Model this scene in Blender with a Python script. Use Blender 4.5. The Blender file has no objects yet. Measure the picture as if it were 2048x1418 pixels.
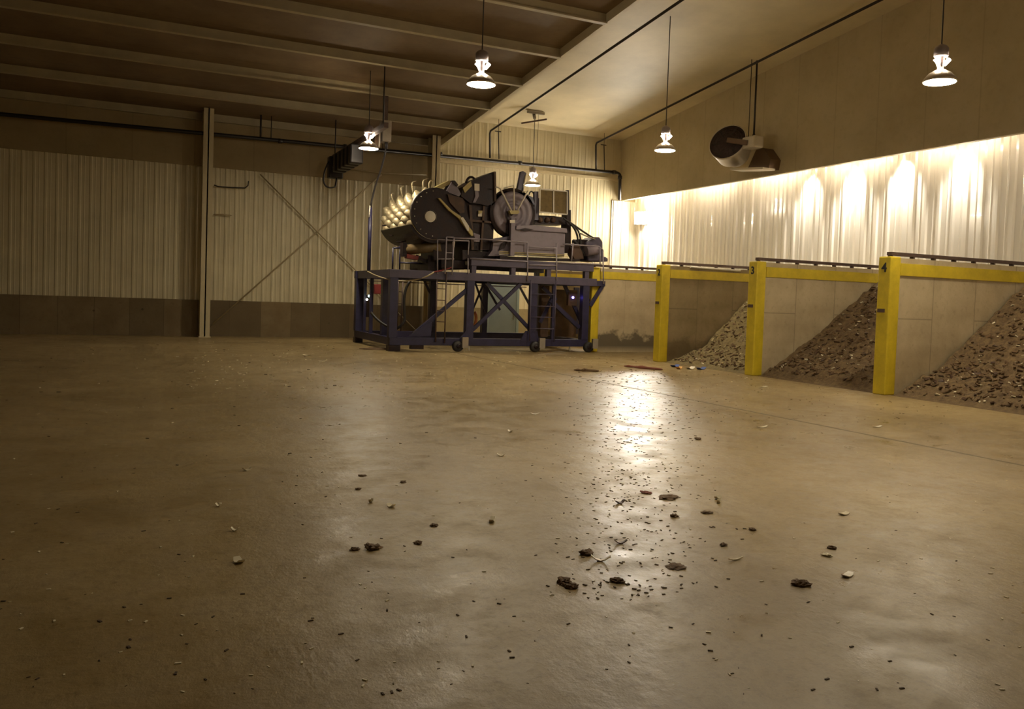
import bpy, bmesh, math, random
from mathutils import Vector, Matrix, noise
random.seed(7)
S = bpy.context.scene
COL = S.collection
# ------------------------------------------------------------------ camera model (2048 x 1418)
F=1700.; PX,PY=1076.,660.; ROLL=.035; VX,VY=260.,568.; H=1.6
def cray(px,py): return Vector((px-PX,-(py-PY),-F))
Yc=cray(VX,VY).normalized()
up=cray(VX+1000,VY+1000*ROLL).normalized().cross(Yc).normalized()
if up.y<0: up=-up
Xc=Yc.cross(up).normalized()
def ray(px,py):
    v=cray(px,py); return Vector((v.dot(Xc),v.dot(Yc),v.dot(up)))
def onZ(px,py,z=0.):
    r=ray(px,py); t=(z-H)/r.z; return Vector((r.x*t,r.y*t,z))
def onY(px,py,Y):
    r=ray(px,py); t=Y/r.y; return Vector((r.x*t,Y,H+r.z*t))
def onX(px,py,X):
    r=ray(px,py); t=X/r.x; return Vector((X,r.y*t,H+r.z*t))
cd=bpy.data.cameras.new('camera'); cam=bpy.data.objects.new('camera',cd); COL.objects.link(cam)
cd.sensor_width=36; cd.lens=F/2048*36; cd.shift_x=-(PX-1024)/2048; cd.shift_y=-(709-PY)/2048
cd.clip_end=200
m=Matrix.Identity(4)
for i in range(3):
    m[0][i]=Xc[i]; m[1][i]=Yc[i]; m[2][i]=up[i]
m[2][3]=H
cam.matrix_world=m; S.camera=cam

# ------------------------------------------------------------------ materials
def mat(name,col,rough=.6,metal=0.,var=.0,scale=3.,bump=0.,bscale=20.,col2=None,spec=.5,coat=0.):
    M=bpy.data.materials.new(name); M.use_nodes=True; nt=M.node_tree; N=nt.nodes; L=nt.links
    b=N['Principled BSDF']; b.inputs['Roughness'].default_value=rough; b.inputs['Metallic'].default_value=metal
    b.inputs['Specular IOR Level'].default_value=spec
    if coat: b.inputs['Coat Weight'].default_value=coat
    c=(*col,1)
    tc=N.new('ShaderNodeTexCoord')
    if var>0 or col2:
        n=N.new('ShaderNodeTexNoise'); n.inputs['Scale'].default_value=scale; n.inputs['Detail'].default_value=6; n.inputs['Roughness'].default_value=.65
        L.new(tc.outputs['Object'],n.inputs['Vector'])
        r=N.new('ShaderNodeValToRGB'); r.color_ramp.elements[0].position=.3; r.color_ramp.elements[1].position=.7
        d=col2 if col2 else tuple(x*(1-var) for x in col)
        r.color_ramp.elements[0].color=(*d,1); r.color_ramp.elements[1].color=(*(tuple(min(1,x*(1+var*.5)) for x in col)),1)
        L.new(n.outputs['Fac'],r.inputs['Fac']); L.new(r.outputs['Color'],b.inputs['Base Color'])
    else: b.inputs['Base Color'].default_value=c
    if bump>0:
        n2=N.new('ShaderNodeTexNoise'); n2.inputs['Scale'].default_value=bscale; n2.inputs['Detail'].default_value=5
        L.new(tc.outputs['Object'],n2.inputs['Vector'])
        bp=N.new('ShaderNodeBump'); bp.inputs['Strength'].default_value=bump; bp.inputs['Distance'].default_value=.02
        L.new(n2.outputs['Fac'],bp.inputs['Height']); L.new(bp.outputs['Normal'],b.inputs['Normal'])
    return M
def emis(name,col,st):
    M=bpy.data.materials.new(name); M.use_nodes=True; N=M.node_tree.nodes; b=N['Principled BSDF']
    b.inputs['Base Color'].default_value=(*col,1); b.inputs['Emission Color'].default_value=(*col,1); b.inputs['Emission Strength'].default_value=st
    return M
def math_(nt,op,a,b=None,clamp=False):
    n=nt.nodes.new('ShaderNodeMath'); n.operation=op; n.use_clamp=clamp
    for i,v in enumerate((a,b)):
        if v is None: continue
        if isinstance(v,(int,float)): n.inputs[i].default_value=v
        else: nt.links.new(v,n.inputs[i])
    return n.outputs[0]
def mixc(nt,f,a,b):
    n=nt.nodes.new('ShaderNodeMix'); n.data_type='RGBA'
    for s,v in ((0,f),(6,a),(7,b)):
        if isinstance(v,(int,float)): n.inputs[s].default_value=v
        elif isinstance(v,tuple): n.inputs[s].default_value=(*v,1)
        else: nt.links.new(v,n.inputs[s])
    return n.outputs[2]
def tex(nt,vec,scale,detail=5,rough=.6,sc=None):
    if sc:
        mp=nt.nodes.new('ShaderNodeMapping'); mp.inputs['Scale'].default_value=sc; nt.links.new(vec,mp.inputs['Vector']); vec=mp.outputs[0]
    n=nt.nodes.new('ShaderNodeTexNoise'); n.inputs['Scale'].default_value=scale; n.inputs['Detail'].default_value=detail; n.inputs['Roughness'].default_value=rough
    nt.links.new(vec,n.inputs['Vector']); return n.outputs['Fac']
def ramp(nt,f,a,b,lo=0.,hi=1.):
    n=nt.nodes.new('ShaderNodeMapRange'); n.clamp=True
    for i,v in enumerate((f,a,b,lo,hi)):
        if isinstance(v,(int,float)): n.inputs[i].default_value=v
        else: nt.links.new(v,n.inputs[i])
    return n.outputs[0]
def floor_mat():
    M=bpy.data.materials.new('polished_concrete_floor'); M.use_nodes=True; nt=M.node_tree; N=nt.nodes; L=nt.links
    b=N['Principled BSDF']; tc=N.new('ShaderNodeTexCoord'); v=tc.outputs['Object']
    big=tex(nt,v,.16,5,.55); mid=tex(nt,v,1.3,6,.7); fine=tex(nt,v,14,5,.7)
    c=mixc(nt,ramp(nt,big,.35,.65),(.20,.135,.052),(.33,.238,.105))
    c=mixc(nt,ramp(nt,mid,.4,.75,0,.6),c,(.42,.32,.165))
    c=mixc(nt,ramp(nt,fine,.5,.72,0,.5),c,(.12,.078,.03))
    gr=tex(nt,v,45,4,.7); c=mixc(nt,ramp(nt,gr,.55,.75,0,.5),c,(.10,.065,.03)); c=mixc(nt,ramp(nt,tex(nt,v,2.6,7,.75),.5,.68,0,.45),c,(.15,.1,.042))
    tr=tex(nt,v,1.,4,.6,(.5,.06,1))           # sweeping marks left by the loader
    c=mixc(nt,ramp(nt,tr,.48,.68,0,.55),c,(.17,.115,.05))
    sx=N.new('ShaderNodeSeparateXYZ'); L.new(v,sx.inputs[0]); X,Y=sx.outputs[0],sx.outputs[1]
    wob=math_(nt,'MULTIPLY',math_(nt,'SUBTRACT',tex(nt,v,2.,3),.5),.05)
    def joint(k,off,w):
        d=math_(nt,'ABSOLUTE',math_(nt,'ADD',math_(nt,'SUBTRACT',math_(nt,'ADD',X,math_(nt,'MULTIPLY',Y,k)),off),wob))
        return math_(nt,'LESS_THAN',d,w)
    j1=joint(.0272,8.776,.032); j2=joint(.0,1.79,.011)
    j=math_(nt,'MAXIMUM',j1,j2)
    c=mixc(nt,math_(nt,'MULTIPLY',j1,.75),c,(.09,.07,.045)); c=mixc(nt,math_(nt,'MULTIPLY',j2,.10),c,(.12,.09,.05))
    L.new(c,b.inputs['Base Color'])
    mot=tex(nt,v,2.6,7,.75); r=ramp(nt,mot,.36,.64,.25,.50); r=math_(nt,'ADD',r,ramp(nt,big,.4,.62,.0,.08)); r=math_(nt,'ADD',r,math_(nt,'MULTIPLY',j1,.4))
    L.new(r,b.inputs['Roughness']); b.inputs['Specular IOR Level'].default_value=.32
    bp=N.new('ShaderNodeBump'); bp.inputs['Strength'].default_value=.55; bp.inputs['Distance'].default_value=.012
    hgt=math_(nt,'ADD',math_(nt,'MULTIPLY',fine,.5),tex(nt,v,3.5,6,.65,(1,.45,1)))
    L.new(hgt,bp.inputs['Height']); L.new(bp.outputs['Normal'],b.inputs['Normal'])
    return M
def concrete_mat(name,a,b_,panel=1.2,horiz=True,seam=.02,vary=0.,stain=0.,axis=0,zj=1.45):
    M=bpy.data.materials.new(name); M.use_nodes=True; nt=M.node_tree; N=nt.nodes; L=nt.links
    b=N['Principled BSDF']; tc=N.new('ShaderNodeTexCoord'); v=tc.outputs['Object']
    sx=N.new('ShaderNodeSeparateXYZ'); L.new(v,sx.inputs[0]); X=sx.outputs[axis]; Z=sx.outputs[2]
    c=mixc(nt,ramp(nt,tex(nt,v,1.4,6,.6),.32,.68),a,b_)
    c=mixc(nt,ramp(nt,tex(nt,v,9,5,.7),.55,.8,0,.5),c,tuple(x*.55 for x in a))
    q=math_(nt,'DIVIDE',X,panel)
    if vary>0:
        fl=math_(nt,'FLOOR',q); wn=N.new('ShaderNodeTexWhiteNoise'); wn.noise_dimensions='1D'; L.new(fl,wn.inputs['W'])
        c=mixc(nt,ramp(nt,wn.outputs['Value'],0,1,0,vary),c,tuple(x*.45 for x in a))
    fr=math_(nt,'ABSOLUTE',math_(nt,'SUBTRACT',math_(nt,'FRACT',q),.5))
    sm=math_(nt,'GREATER_THAN',fr,.5-seam)
    if horiz:
        hz=math_(nt,'LESS_THAN',math_(nt,'ABSOLUTE',math_(nt,'SUBTRACT',Z,zj)),.012)
        wn2=N.new('ShaderNodeTexWhiteNoise'); wn2.noise_dimensions='1D'; L.new(math_(nt,'FLOOR',q),wn2.inputs['W'])
        hz=math_(nt,'MULTIPLY',hz,math_(nt,'GREATER_THAN',wn2.outputs['Value'],.4)); sm=math_(nt,'MAXIMUM',sm,hz)
    c=mixc(nt,math_(nt,'MULTIPLY',sm,.5),c,tuple(x*.4 for x in a))
    vo=N.new('ShaderNodeTexVoronoi'); vo.inputs['Scale'].default_value=1.7; L.new(v,vo.inputs['Vector'])
    hole=math_(nt,'LESS_THAN',vo.outputs['Distance'],.07); c=mixc(nt,math_(nt,'MULTIPLY',hole,.7),c,tuple(x*.25 for x in a))
    if stain>0:
        t=math_(nt,'ADD',Z,math_(nt,'MULTIPLY',math_(nt,'SUBTRACT',tex(nt,v,1.6,4),.5),1.1))
        f=math_(nt,'MULTIPLY',ramp(nt,t,.62,.5,0,1),ramp(nt,Z,.03,.2,.25,1))
        f=math_(nt,'MULTIPLY',f,stain); c=mixc(nt,f,c,tuple(x*.33 for x in a))
    L.new(c,b.inputs['Base Color']); b.inputs['Roughness'].default_value=.85
    bp=N.new('ShaderNodeBump'); bp.inputs['Strength'].default_value=.3; bp.inputs['Distance'].default_value=.01
    L.new(math_(nt,'SUBTRACT',tex(nt,v,16,5),sm),bp.inputs['Height']); L.new(bp.outputs['Normal'],b.inputs['Normal'])
    return M
def facing_mat(name,a,b_,pitch,axis):
    """facing with taped seams"""
    M=bpy.data.materials.new(name); M.use_nodes=True; nt=M.node_tree; N=nt.nodes; L=nt.links
    b=N['Principled BSDF']; tc=N.new('ShaderNodeTexCoord'); v=tc.outputs['Object']
    sx=N.new('ShaderNodeSeparateXYZ'); L.new(v,sx.inputs[0]); X=sx.outputs[axis]
    c=mixc(nt,ramp(nt,tex(nt,v,.7,6,.6),.3,.7),a,b_)
    c=mixc(nt,ramp(nt,tex(nt,v,6,5,.7),.5,.8,0,.35),c,tuple(x*.7 for x in a))
    fr=math_(nt,'ABSOLUTE',math_(nt,'SUBTRACT',math_(nt,'FRACT',math_(nt,'DIVIDE',X,pitch)),.5))
    sm=math_(nt,'GREATER_THAN',fr,.488); c=mixc(nt,math_(nt,'MULTIPLY',sm,.22),c,tuple(x*.5 for x in a))
    L.new(c,b.inputs['Base Color']); b.inputs['Roughness'].default_value=.7
    return M

MT={}
MT['floor']=floor_mat()
MT['siding']=mat('cream_steel_siding',(.56,.48,.30),.5,0,.12,1.2,.05,40)
MT['liner']=mat('glossy_white_liner',(.88,.82,.70),.14,0,.04,1.0,.0,30,spec=.8,coat=.4)
MT['tan_face']=facing_mat('tan_insulation_facing',(.42,.34,.19),(.50,.41,.25),1.5,1)
MT['dark_face']=facing_mat('brown_upper_facing',(.25,.18,.08),(.33,.245,.12),1.8,0)  # browner tone of the left back wall above the siding
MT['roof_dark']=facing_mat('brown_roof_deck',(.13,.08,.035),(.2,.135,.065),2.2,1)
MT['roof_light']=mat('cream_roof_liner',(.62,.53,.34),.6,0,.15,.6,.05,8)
MT['purlin']=mat('cream_painted_purlin',(.38,.31,.18),.5,0,.15,2)
MT['kick']=concrete_mat('brown_stained_kick_wall',(.17,.115,.05),(.22,.16,.08),.98,False,.01,.75)
MT['kick2']=mat('olive_tan_kick_wall',(.32,.25,.12),.85,0,.25,2)
MT['conc']=concrete_mat('grey_tan_cast_concrete',(.40,.315,.19),(.53,.43,.27),1.2,True,.009,0,.0)
MT['conc_st']=concrete_mat('stained_cast_concrete',(.40,.315,.19),(.53,.43,.27),1.2,False,.004,0,1.)
MT['conc_dk']=concrete_mat('dark_cast_concrete',(.20,.145,.065),(.30,.225,.12),1.2,True,.006,0,.4)  # cast concrete in a darker brown tone
MT['yellow']=mat('safety_yellow_paint',(.62,.46,.02),.45,0,.22,3.5,.1,25)
MT['rail']=mat('brown_steel_rail',(.13,.085,.07),.45,.5,.3,5)
MT['black']=mat('black_marking',(.02,.018,.015),.7)
MT['blackp']=mat('black_steel_pipe',(.022,.016,.013),.4,.3)
MT['column']=mat('cream_painted_steel',(.52,.43,.26),.45,0,.1,2)
MT['rod']=mat('tan_brace_rod',(.36,.28,.15),.5)
MT['door']=mat('blue_grey_door_paint',(.15,.175,.165),.45,0,.08,3)
MT['doorf']=mat('grey_door_frame',(.17,.21,.19),.5)
MT['chrome']=mat('bright_steel',(.6,.57,.5),.25,.9)
MT['blue']=mat('dark_blue_frame_paint',(.026,.022,.062),.4,0,.4,4,.05,30)
MT['bluegrey']=mat('purple_grey_frame_paint',(.075,.06,.095),.45,0,.3,3,.05,30)
MT['mach']=mat('greasy_dark_steel',(.012,.008,.010),.42,.2,.5,5,.15,15,col2=(.028,.013,.010),spec=.3)
MT['mach2']=mat('rusty_brown_plate',(.075,.036,.016),.6,.1,.4,4,.1,15)
MT['roller']=mat('worn_brown_roller',(.19,.13,.06),.5,.1,.3,6)
MT['grey']=mat('lavender_grey_paint',(.20,.16,.185),.45,0,.18,3,.05,25)
MT['tine']=mat('worn_bright_steel',(.42,.34,.20),.48,.45,.3,6,.05,20)
MT['drumskin']=mat('worn_drum_skin',(.07,.042,.022),.45,.6,.4,3,.05,20)
MT['mustard']=mat('faded_yellow_edge',(.42,.33,.12),.55,0,.2,6)
MT['pale']=mat('pale_label_paint',(.62,.56,.45),.5)
MT['railing']=mat('grey_painted_tube',(.32,.28,.31),.35,.2)
MT['hose']=mat('black_rubber_hose',(.02,.016,.014),.5)
MT['red']=mat('dull_red_paint',(.22,.025,.02),.5)
MT['orange']=mat('orange_sleeve',(.36,.10,.015),.6)
MT['mesh']=mat('brown_screen_panel',(.17,.115,.04),.8,0,.3,8)
MT['fan']=mat('cream_fan_housing',(.52,.45,.33),.35,.1,.1,3)
MT['fandark']=mat('dark_fan_guard',(.05,.028,.022),.6,.2,.4,20)
MT['fanbr']=mat('brown_fan_motor',(.13,.075,.035),.5,.2)
MT['lampdome']=mat('spun_aluminium',(.58,.50,.40),.3,.85)
MT['ballast']=mat('grey_ballast_housing',(.35,.30,.30),.4,.5)
MT['box']=mat('grey_hoist_box',(.30,.25,.19),.5,.1,.15,5)
MT['lens']=emis('lit_lamp_lens',(1.,.88,.66),110.)
MT['vent']=emis('lit_lamp_vent',(1.,.88,.68),120.)
MT['strip']=emis('added_lit_tube',(1.,.90,.74),19.)
MT['flood']=emis('lit_flood_lens',(1.,.93,.80),175.)
MT['led1']=emis('white_indicator_light',(1.,.95,.8),9.)
MT['led2']=emis('green_indicator_light',(.5,1.,.9),6.)
MT['led3']=emis('blue_indicator_light',(.15,.12,1.),5.)
MT['comp']=mat('brown_compost',(.16,.105,.045),.9,0,.5,11,.9,35,col2=(.07,.04,.018))
MT['comp2']=mat('pale_wood_compost',(.20,.15,.06),.9,0,.5,10,.9,35,col2=(.10,.07,.03))
MT['crumb_d']=mat('dark_crumb',(.075,.045,.02),.9)
MT['crumb_l']=mat('pale_crumb',(.68,.6,.42),.8)
MT['leafbr']=mat('brown_leaf_litter',(.14,.08,.034),.85,0,.4,30)
MT['scrapw']=mat('white_plastic_scrap',(.75,.68,.55),.4)
MT['scrapb']=mat('blue_plastic_scrap',(.05,.09,.30),.4)
MT['scrapo']=mat('orange_plastic_scrap',(.6,.3,.05),.5)
MT['redbr']=mat('red_brown_litter',(.2,.06,.035),.8)

# ------------------------------------------------------------------ mesh builder
class MB:
    def __init__(s): s.v=[]; s.f=[]; s.sm=[]
    def add(s,vs,fs,smooth=False):
        o=len(s.v); s.v+= [Vector(v) for v in vs]
        for f in fs: s.f.append([i+o for i in f]); s.sm.append(smooth)
        return s
    def box(s,a,b,R=None,c=None):
        x0,y0,z0=a; x1,y1,z1=b
        vs=[Vector(p) for p in ((x0,y0,z0),(x1,y0,z0),(x1,y1,z0),(x0,y1,z0),(x0,y0,z1),(x1,y0,z1),(x1,y1,z1),(x0,y1,z1))]
        if R is not None:
            c=Vector(c) if c is not None else Vector(); vs=[R@v+c for v in vs]
        return s.add(vs,[(0,3,2,1),(4,5,6,7),(0,1,5,4),(1,2,6,5),(2,3,7,6),(3,0,4,7)])
    def bar(s,p,q,w,h=None,upv=(0,0,1)):
        """rectangular bar from p to q; w sideways, h along upv"""
        h=h or w; p=Vector(p); q=Vector(q); d=(q-p); l=d.length; d.normalize(); u=Vector(upv)
        if abs(d.dot(u))>.98: u=Vector((0,1,0))
        a=d.cross(u).normalized(); u=a.cross(d).normalized()
        vs=[]
        for t in (p,q):
            for i,j in ((-1,-1),(1,-1),(1,1),(-1,1)): vs.append(t+a*(i*w/2)+u*(j*h/2))
        return s.add(vs,[(3,2,1,0),(4,5,6,7),(0,1,5,4),(1,2,6,5),(2,3,7,6),(3,0,4,7)])
    def tube(s,pts,r,n=10,cap=True):
        pts=[Vector(p) for p in pts]; rings=[]; prev=None
        for i,p in enumerate(pts):
            d=(pts[min(i+1,len(pts)-1)]-pts[max(i-1,0)]).normalized()
            if prev is None:
                u=Vector((0,0,1)) if abs(d.z)<.9 else Vector((1,0,0)); a=d.cross(u).normalized()
            else: a=(prev-d*prev.dot(d)).normalized()
            prev=a; b=d.cross(a); rr=r[i] if isinstance(r,(list,tuple)) else r
            rings.append([p+a*rr*math.cos(t)+b*rr*math.sin(t) for t in (2*math.pi*k/n for k in range(n))])
        o=len(s.v)
        for g in rings: s.v+=g
        for i in range(len(rings)-1):
            for k in range(n):
                k2=(k+1)%n; s.f.append([o+i*n+k,o+i*n+k2,o+(i+1)*n+k2,o+(i+1)*n+k]); s.sm.append(True)
        if cap:
            s.f.append([o+k for k in range(n)][::-1]); s.sm.append(False)
            s.f.append([o+(len(rings)-1)*n+k for k in range(n)]); s.sm.append(False)
        return s
    def lathe(s,prof,c,axis=(0,0,1),n=32,smooth=True):
        """prof: (radius, height along axis)"""
        ax=Vector(axis).normalized(); u=Vector((0,0,1)) if abs(ax.z)<.9 else Vector((1,0,0)); a=ax.cross(u).normalized(); b=ax.cross(a); c=Vector(c)
        o=len(s.v)
        for r,h in prof:
            for k in range(n):
                t=2*math.pi*k/n; s.v.append(c+ax*h+(a*math.cos(t)+b*math.sin(t))*max(r,1e-4))
        for i in range(len(prof)-1):
            for k in range(n):
                k2=(k+1)%n; s.f.append([o+i*n+k,o+i*n+k2,o+(i+1)*n+k2,o+(i+1)*n+k]); s.sm.append(smooth)
        return s
    def prism(s,poly,d):
        """polygon (3D points) pushed along vector d"""
        poly=[Vector(p) for p in poly]; d=Vector(d); n=len(poly); o=len(s.v)
        s.v+=poly+[p+d for p in poly]
        s.f.append([o+i for i in range(n)]); s.sm.append(False); s.f.append([o+n+i for i in range(n)][::-1]); s.sm.append(False)
        for i in range(n): s.f.append([o+i,o+n+i,o+n+(i+1)%n,o+(i+1)%n]); s.sm.append(False)
        return s
    def build(s,name,m,parent=None,origin=None,bevel=0.,fix=True):
        me=bpy.data.meshes.new(name)
        org=Vector(origin) if origin is not None else (Vector() )
        po=parent_loc(parent)
        me.from_pydata([tuple(v-org-po if parent is not None else v-org) for v in s.v],[],s.f); me.update()
        for p,k in zip(me.polygons,s.sm): p.use_smooth=k
        if fix:
            b=bmesh.new(); b.from_mesh(me); bmesh.ops.recalc_face_normals(b,faces=b.faces); b.to_mesh(me); b.free()
        o=bpy.data.objects.new(name,me); COL.objects.link(o); me.materials.append(MT[m] if isinstance(m,str) else m)
        if parent is not None: o.parent=parent
        o.location=org
        if bevel:
            md=o.modifiers.new('bevel','BEVEL'); md.width=bevel; md.segments=2; md.limit_method='ANGLE'
        return o
def parent_loc(p):
    v=Vector()
    while p is not None: v+=p.location; p=p.parent
    return v
def thing(name,label,cat,loc=(0,0,0),group=None):
    o=bpy.data.objects.new(name,None); COL.objects.link(o); o.location=loc; o.empty_display_size=.2
    o['label']=label; o['category']=cat
    if group: o['group']=group
    return o
def tag(o,label,cat,group=None,kind=None):
    if label: o['label']=label
    if cat: o['category']=cat
    if group: o['group']=group
    if kind: o['kind']=kind
    return o
def struct(o,label,cat='building'):
    o['kind']='structure'; o['label']=label; o['category']=cat; return o
def arc(fn,n): return [fn(i/(n-1)) for i in range(n)]
def bez(p0,p1,p2,p3,n=14):
    p0,p1,p2,p3=map(Vector,(p0,p1,p2,p3)); return [p0*(1-t)**3+p1*3*t*(1-t)**2+p2*3*t*t*(1-t)+p3*t**3 for t in (i/(n-1) for i in range(n))]

# ------------------------------------------------------------------ room shell
XL,XR,YB,YF=-9.,17.6,29.5,-5.
XW=18.4                      # lower right wall set back under the bulkhead to house the added lights
XS=10.05                      # step between the low dark roof and the high light roof
rl=lambda y:7.12+.1*(YB-y)
rr_=lambda y:8.0+.1*(YB-y)
struct(MB().box((XL-.3,YF-.3,-.3),(XW+.3,YB+.3,0)).build('floor','floor'),'worn tan polished concrete floor with a dark slab joint and scattered crumbs','floor')
def corr(along,a0,a1,z0,z1,pos,pitch,depth,face,gap=.35):
    """corrugated sheet; along 'x' (plane y=pos) or 'y' (plane x=pos); ribs stand towards the room"""
    pr=[]; a=a0
    while a<a1:
        for t,h in ((0,0),(.10,0),(.18,1),(.34,1),(.42,0),(.60,0),(.68,.35),(.76,0)): pr.append((a+t*pitch,h*depth))
        a+=pitch
    pr.append((a1,0)); m=MB(); vs=[]
    for t,h in pr:
        for z in (z0,z1): vs.append((t,pos-h,z) if along=='x' else (pos-h,t,z))
    fs=[(2*i,2*i+2,2*i+3,2*i+1) for i in range(len(pr)-1)]
    m.add(vs,fs)
    # solid backing gives the sheet real thickness
    if along=='x': m.box((a0,pos+.001,z0),(a1,pos+.2,z1))
    else: m.box((pos+.001,a0,z0),(pos+.2,a1,z1))
    return m
ZK=1.17
struct(MB().box((XL,YB-.12,0),(XS-.42,YB+.2,ZK)).build('baseboard_back','kick'),'dark brown stained concrete kick wall along the foot of the back wall','wall')
struct(MB().box((XS-.42,YB-.12,0),(XW,YB+.2,ZK)).build('baseboard_right','kick2'),'olive tan concrete kick wall behind the blue machine','wall')
wb=thing('wall_back','cream ribbed steel back wall with a browner band under the low roof','wall'); wb['kind']='structure'
corr('x',XL,XS-.42,ZK,5.45,YB,.30,.018,1).build('lower_siding','siding',wb,fix=False)
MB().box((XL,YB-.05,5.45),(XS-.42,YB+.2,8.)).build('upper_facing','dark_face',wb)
corr('x',XS-.42,XW,ZK,6.42,YB,.30,.008,1).build('lower_siding','siding',wb,fix=False)
corr('x',XS-.42,XW,6.42,8.7,YB-.03,.3,.006,1).build('upper_siding','siding',wb,fix=False)
MB().box((XS-.42,YB-.09,6.37),(XR,YB-.0,6.47)).build('siding_flashing','column',wb)
wr=thing('wall_right','right wall, tan facing above and glossy white ribbed liner below','wall'); wr['kind']='structure'
MB().box((XR+.12,YF,6.1),(XW+.2,YB,6.2)).build('cavity_top','tan_face',wr)
MB().add([(XR,YF,5.62),(XR,YB,5.62),(XR,YB,rr_(YB)),(XR,YF,rr_(YF)),(XR+.12,YF,5.62),(XR+.12,YB,5.62),(XR+.12,YB,rr_(YB)),(XR+.12,YF,rr_(YF))],
   [(0,1,2,3),(4,7,6,5),(0,4,5,1),(3,2,6,7),(0,3,7,4),(1,5,6,2)]).build('upper_facing','tan_face',wr)
corr('y',YF,YB,2.0,6.1,XW,.40,.05,1).build('ribbed_liner','liner',wr,fix=False)
corr('x',17.25,XW,2.0,5.6,YB-.05,.40,.03,1).build('corner_liner','liner',wr,fix=False)
MB().box((XW-.1,YF,0),(XW+.2,YB,2.6)).build('bay_rear_wall','conc_dk',wr)
MB().box((XR-.01,YF,5.60),(XR+.13,YB,5.625)).build('bulkhead_edge','column',wr)
struct(MB().box((XL-.2,YF,0),(XL,YB,10.8)).build('wall_left','siding'),'cream side wall far to the left','wall')
struct(MB().box((XL,YF-.2,0),(XW,YF,11.8)).build('wall_front','siding'),'cream wall behind the camera','wall')
cl=thing('ceiling','sloping roof, dark brown on the left and cream on the right','ceiling'); cl['kind']='structure'
def slab(x0,x1,f,t=.15):
    return MB().add([(x0,YF,f(YF)),(x1,YF,f(YF)),(x1,YB,f(YB)),(x0,YB,f(YB)),(x0,YF,f(YF)+t),(x1,YF,f(YF)+t),(x1,YB,f(YB)+t),(x0,YB,f(YB)+t)],
       [(0,1,2,3),(4,7,6,5),(0,4,5,1),(1,5,6,2),(2,6,7,3),(3,7,4,0)])
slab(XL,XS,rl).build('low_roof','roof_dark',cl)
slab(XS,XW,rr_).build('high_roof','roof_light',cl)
MB().add([(XS-.1,YF,rl(YF)-.22),(XS-.1,YB,rl(YB)-.22),(XS-.1,YB,rr_(YB)+.1),(XS-.1,YF,rr_(YF)+.1),(XS,YF,rl(YF)-.22),(XS,YB,rl(YB)-.22),(XS,YB,rr_(YB)+.1),(XS,YF,rr_(YF)+.1)],
   [(0,1,2,3),(4,7,6,5),(0,4,5,1),(3,2,6,7),(0,3,7,4),(1,5,6,2)]).build('roof_step','roof_light',cl)
k=0; y=YB-.12
while y>YF+1:
    z=rl(y)
    o=MB().box((XL,y-.045,z-.24),(XS-.1,y+.045,z+.0)).box((XL,y-.11,z-.24),(XS-.1,y-.04,z-.21)).build('trim_%d'%(k+1),'purlin')
    struct(o,['cream roof purlin nearest the back wall under the dark roof','second cream roof purlin out from the back wall'][k] if k<2 else 'cream purlin under the dark roof, row %d out from the back wall'%(k+1),'beam'); o['group']='roof purlins'
    k+=1; y-=2.35
# cream door in the back wall (steel blue-grey)
a=onY(976,572,YB); b=onY(1030,574,YB)
dx0,dx1,dz=a.x,b.x,2.06
dr=thing('door_1','blue-grey steel door in the back wall seen through the machine frame','door',((dx0+dx1)/2,YB-.12,0)); dr['kind']='structure'
MB().box((dx0,YB-.2,.02),(dx1,YB-.1,dz)).build('door_leaf','door',dr,bevel=.01)
MB().box((dx0-.06,YB-.2,0),(dx0,YB-.05,dz+.06)).box((dx1,YB-.22,0),(dx1+.1,YB-.05,dz+.06)).box((dx0,YB-.2,dz),(dx1,YB-.05,dz+.06)).build('door_frame','doorf',dr)
MB().tube([(dx1-.12,YB-.28,1.0),(dx1-.12,YB-.19,1.0)],.03).box((dx1-.22,YB-.29,.98),(dx1-.1,YB-.27,1.02)).build('door_handle','chrome',dr)
# left columns and rods
def column(x,y,w,d,zt,label):
    t=thing('steel_column',label,'column',(x,y,0),'steel wall columns')
    m=MB().box((x-w/2,y-d/2,0),(x+w/2,y-d/2+.03,zt)).box((x-w/2,y+d/2-.03,0),(x+w/2,y+d/2,zt)).box((x-.02,y-d/2,0),(x+.02,y+d/2,zt))
    m.build('shaft','column',t); MB().box((x-w*.6,y-d*.6,0),(x+w*.6,y+d*.6,.03)).build('base_plate','column',t); return t
column(onZ(408,674).x,28.95,.30,.5,rl(28.95),'cream steel column beside the bare ribbed wall at far left')
column(9.62,28.95,.30,.5,rl(28.95),'cream steel column behind the blue machine frame')
for nm_,a,b in (('rising to the right',(419,654),(763,349)),('falling to the right',(520,349),(838,668))):
    p=onY(*a,29.35); q=onY(*b,29.35)
    if nm_[0]=='f': p.y=q.y=29.30
    tag(MB().tube([p,q],.022,8).build('brace_rod','rod'),'thin tan cross brace rod on the left wall, %s'%nm_,'rod','wall brace rods')
# small fittings on the left wall
tag(MB().tube([onY(428,370,29.35),onY(436,373,29.35),onY(462,375,29.35),onY(490,376,29.35),onY(496,371,29.35),onY(497,362,29.35)],.02,8).build('wall_conduit','blackp'),'short dark bent conduit high on the ribbed wall near the column','pipe')
tag(MB().tube([onY(427,429,29.35),onY(445,429,29.35),onY(464,431,29.35)],.02,8).build('wall_hook_rail','rod'),'short tan hook rail on the ribbed wall below the bent conduit','rail')
tag(MB().tube([onY(702,339,29.3),onY(768,347,29.3),onY(853,350,29.3)],.018,8).build('wall_cable','rod'),'thin tan cable strung along the brown upper wall left of the drum','cable')

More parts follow.
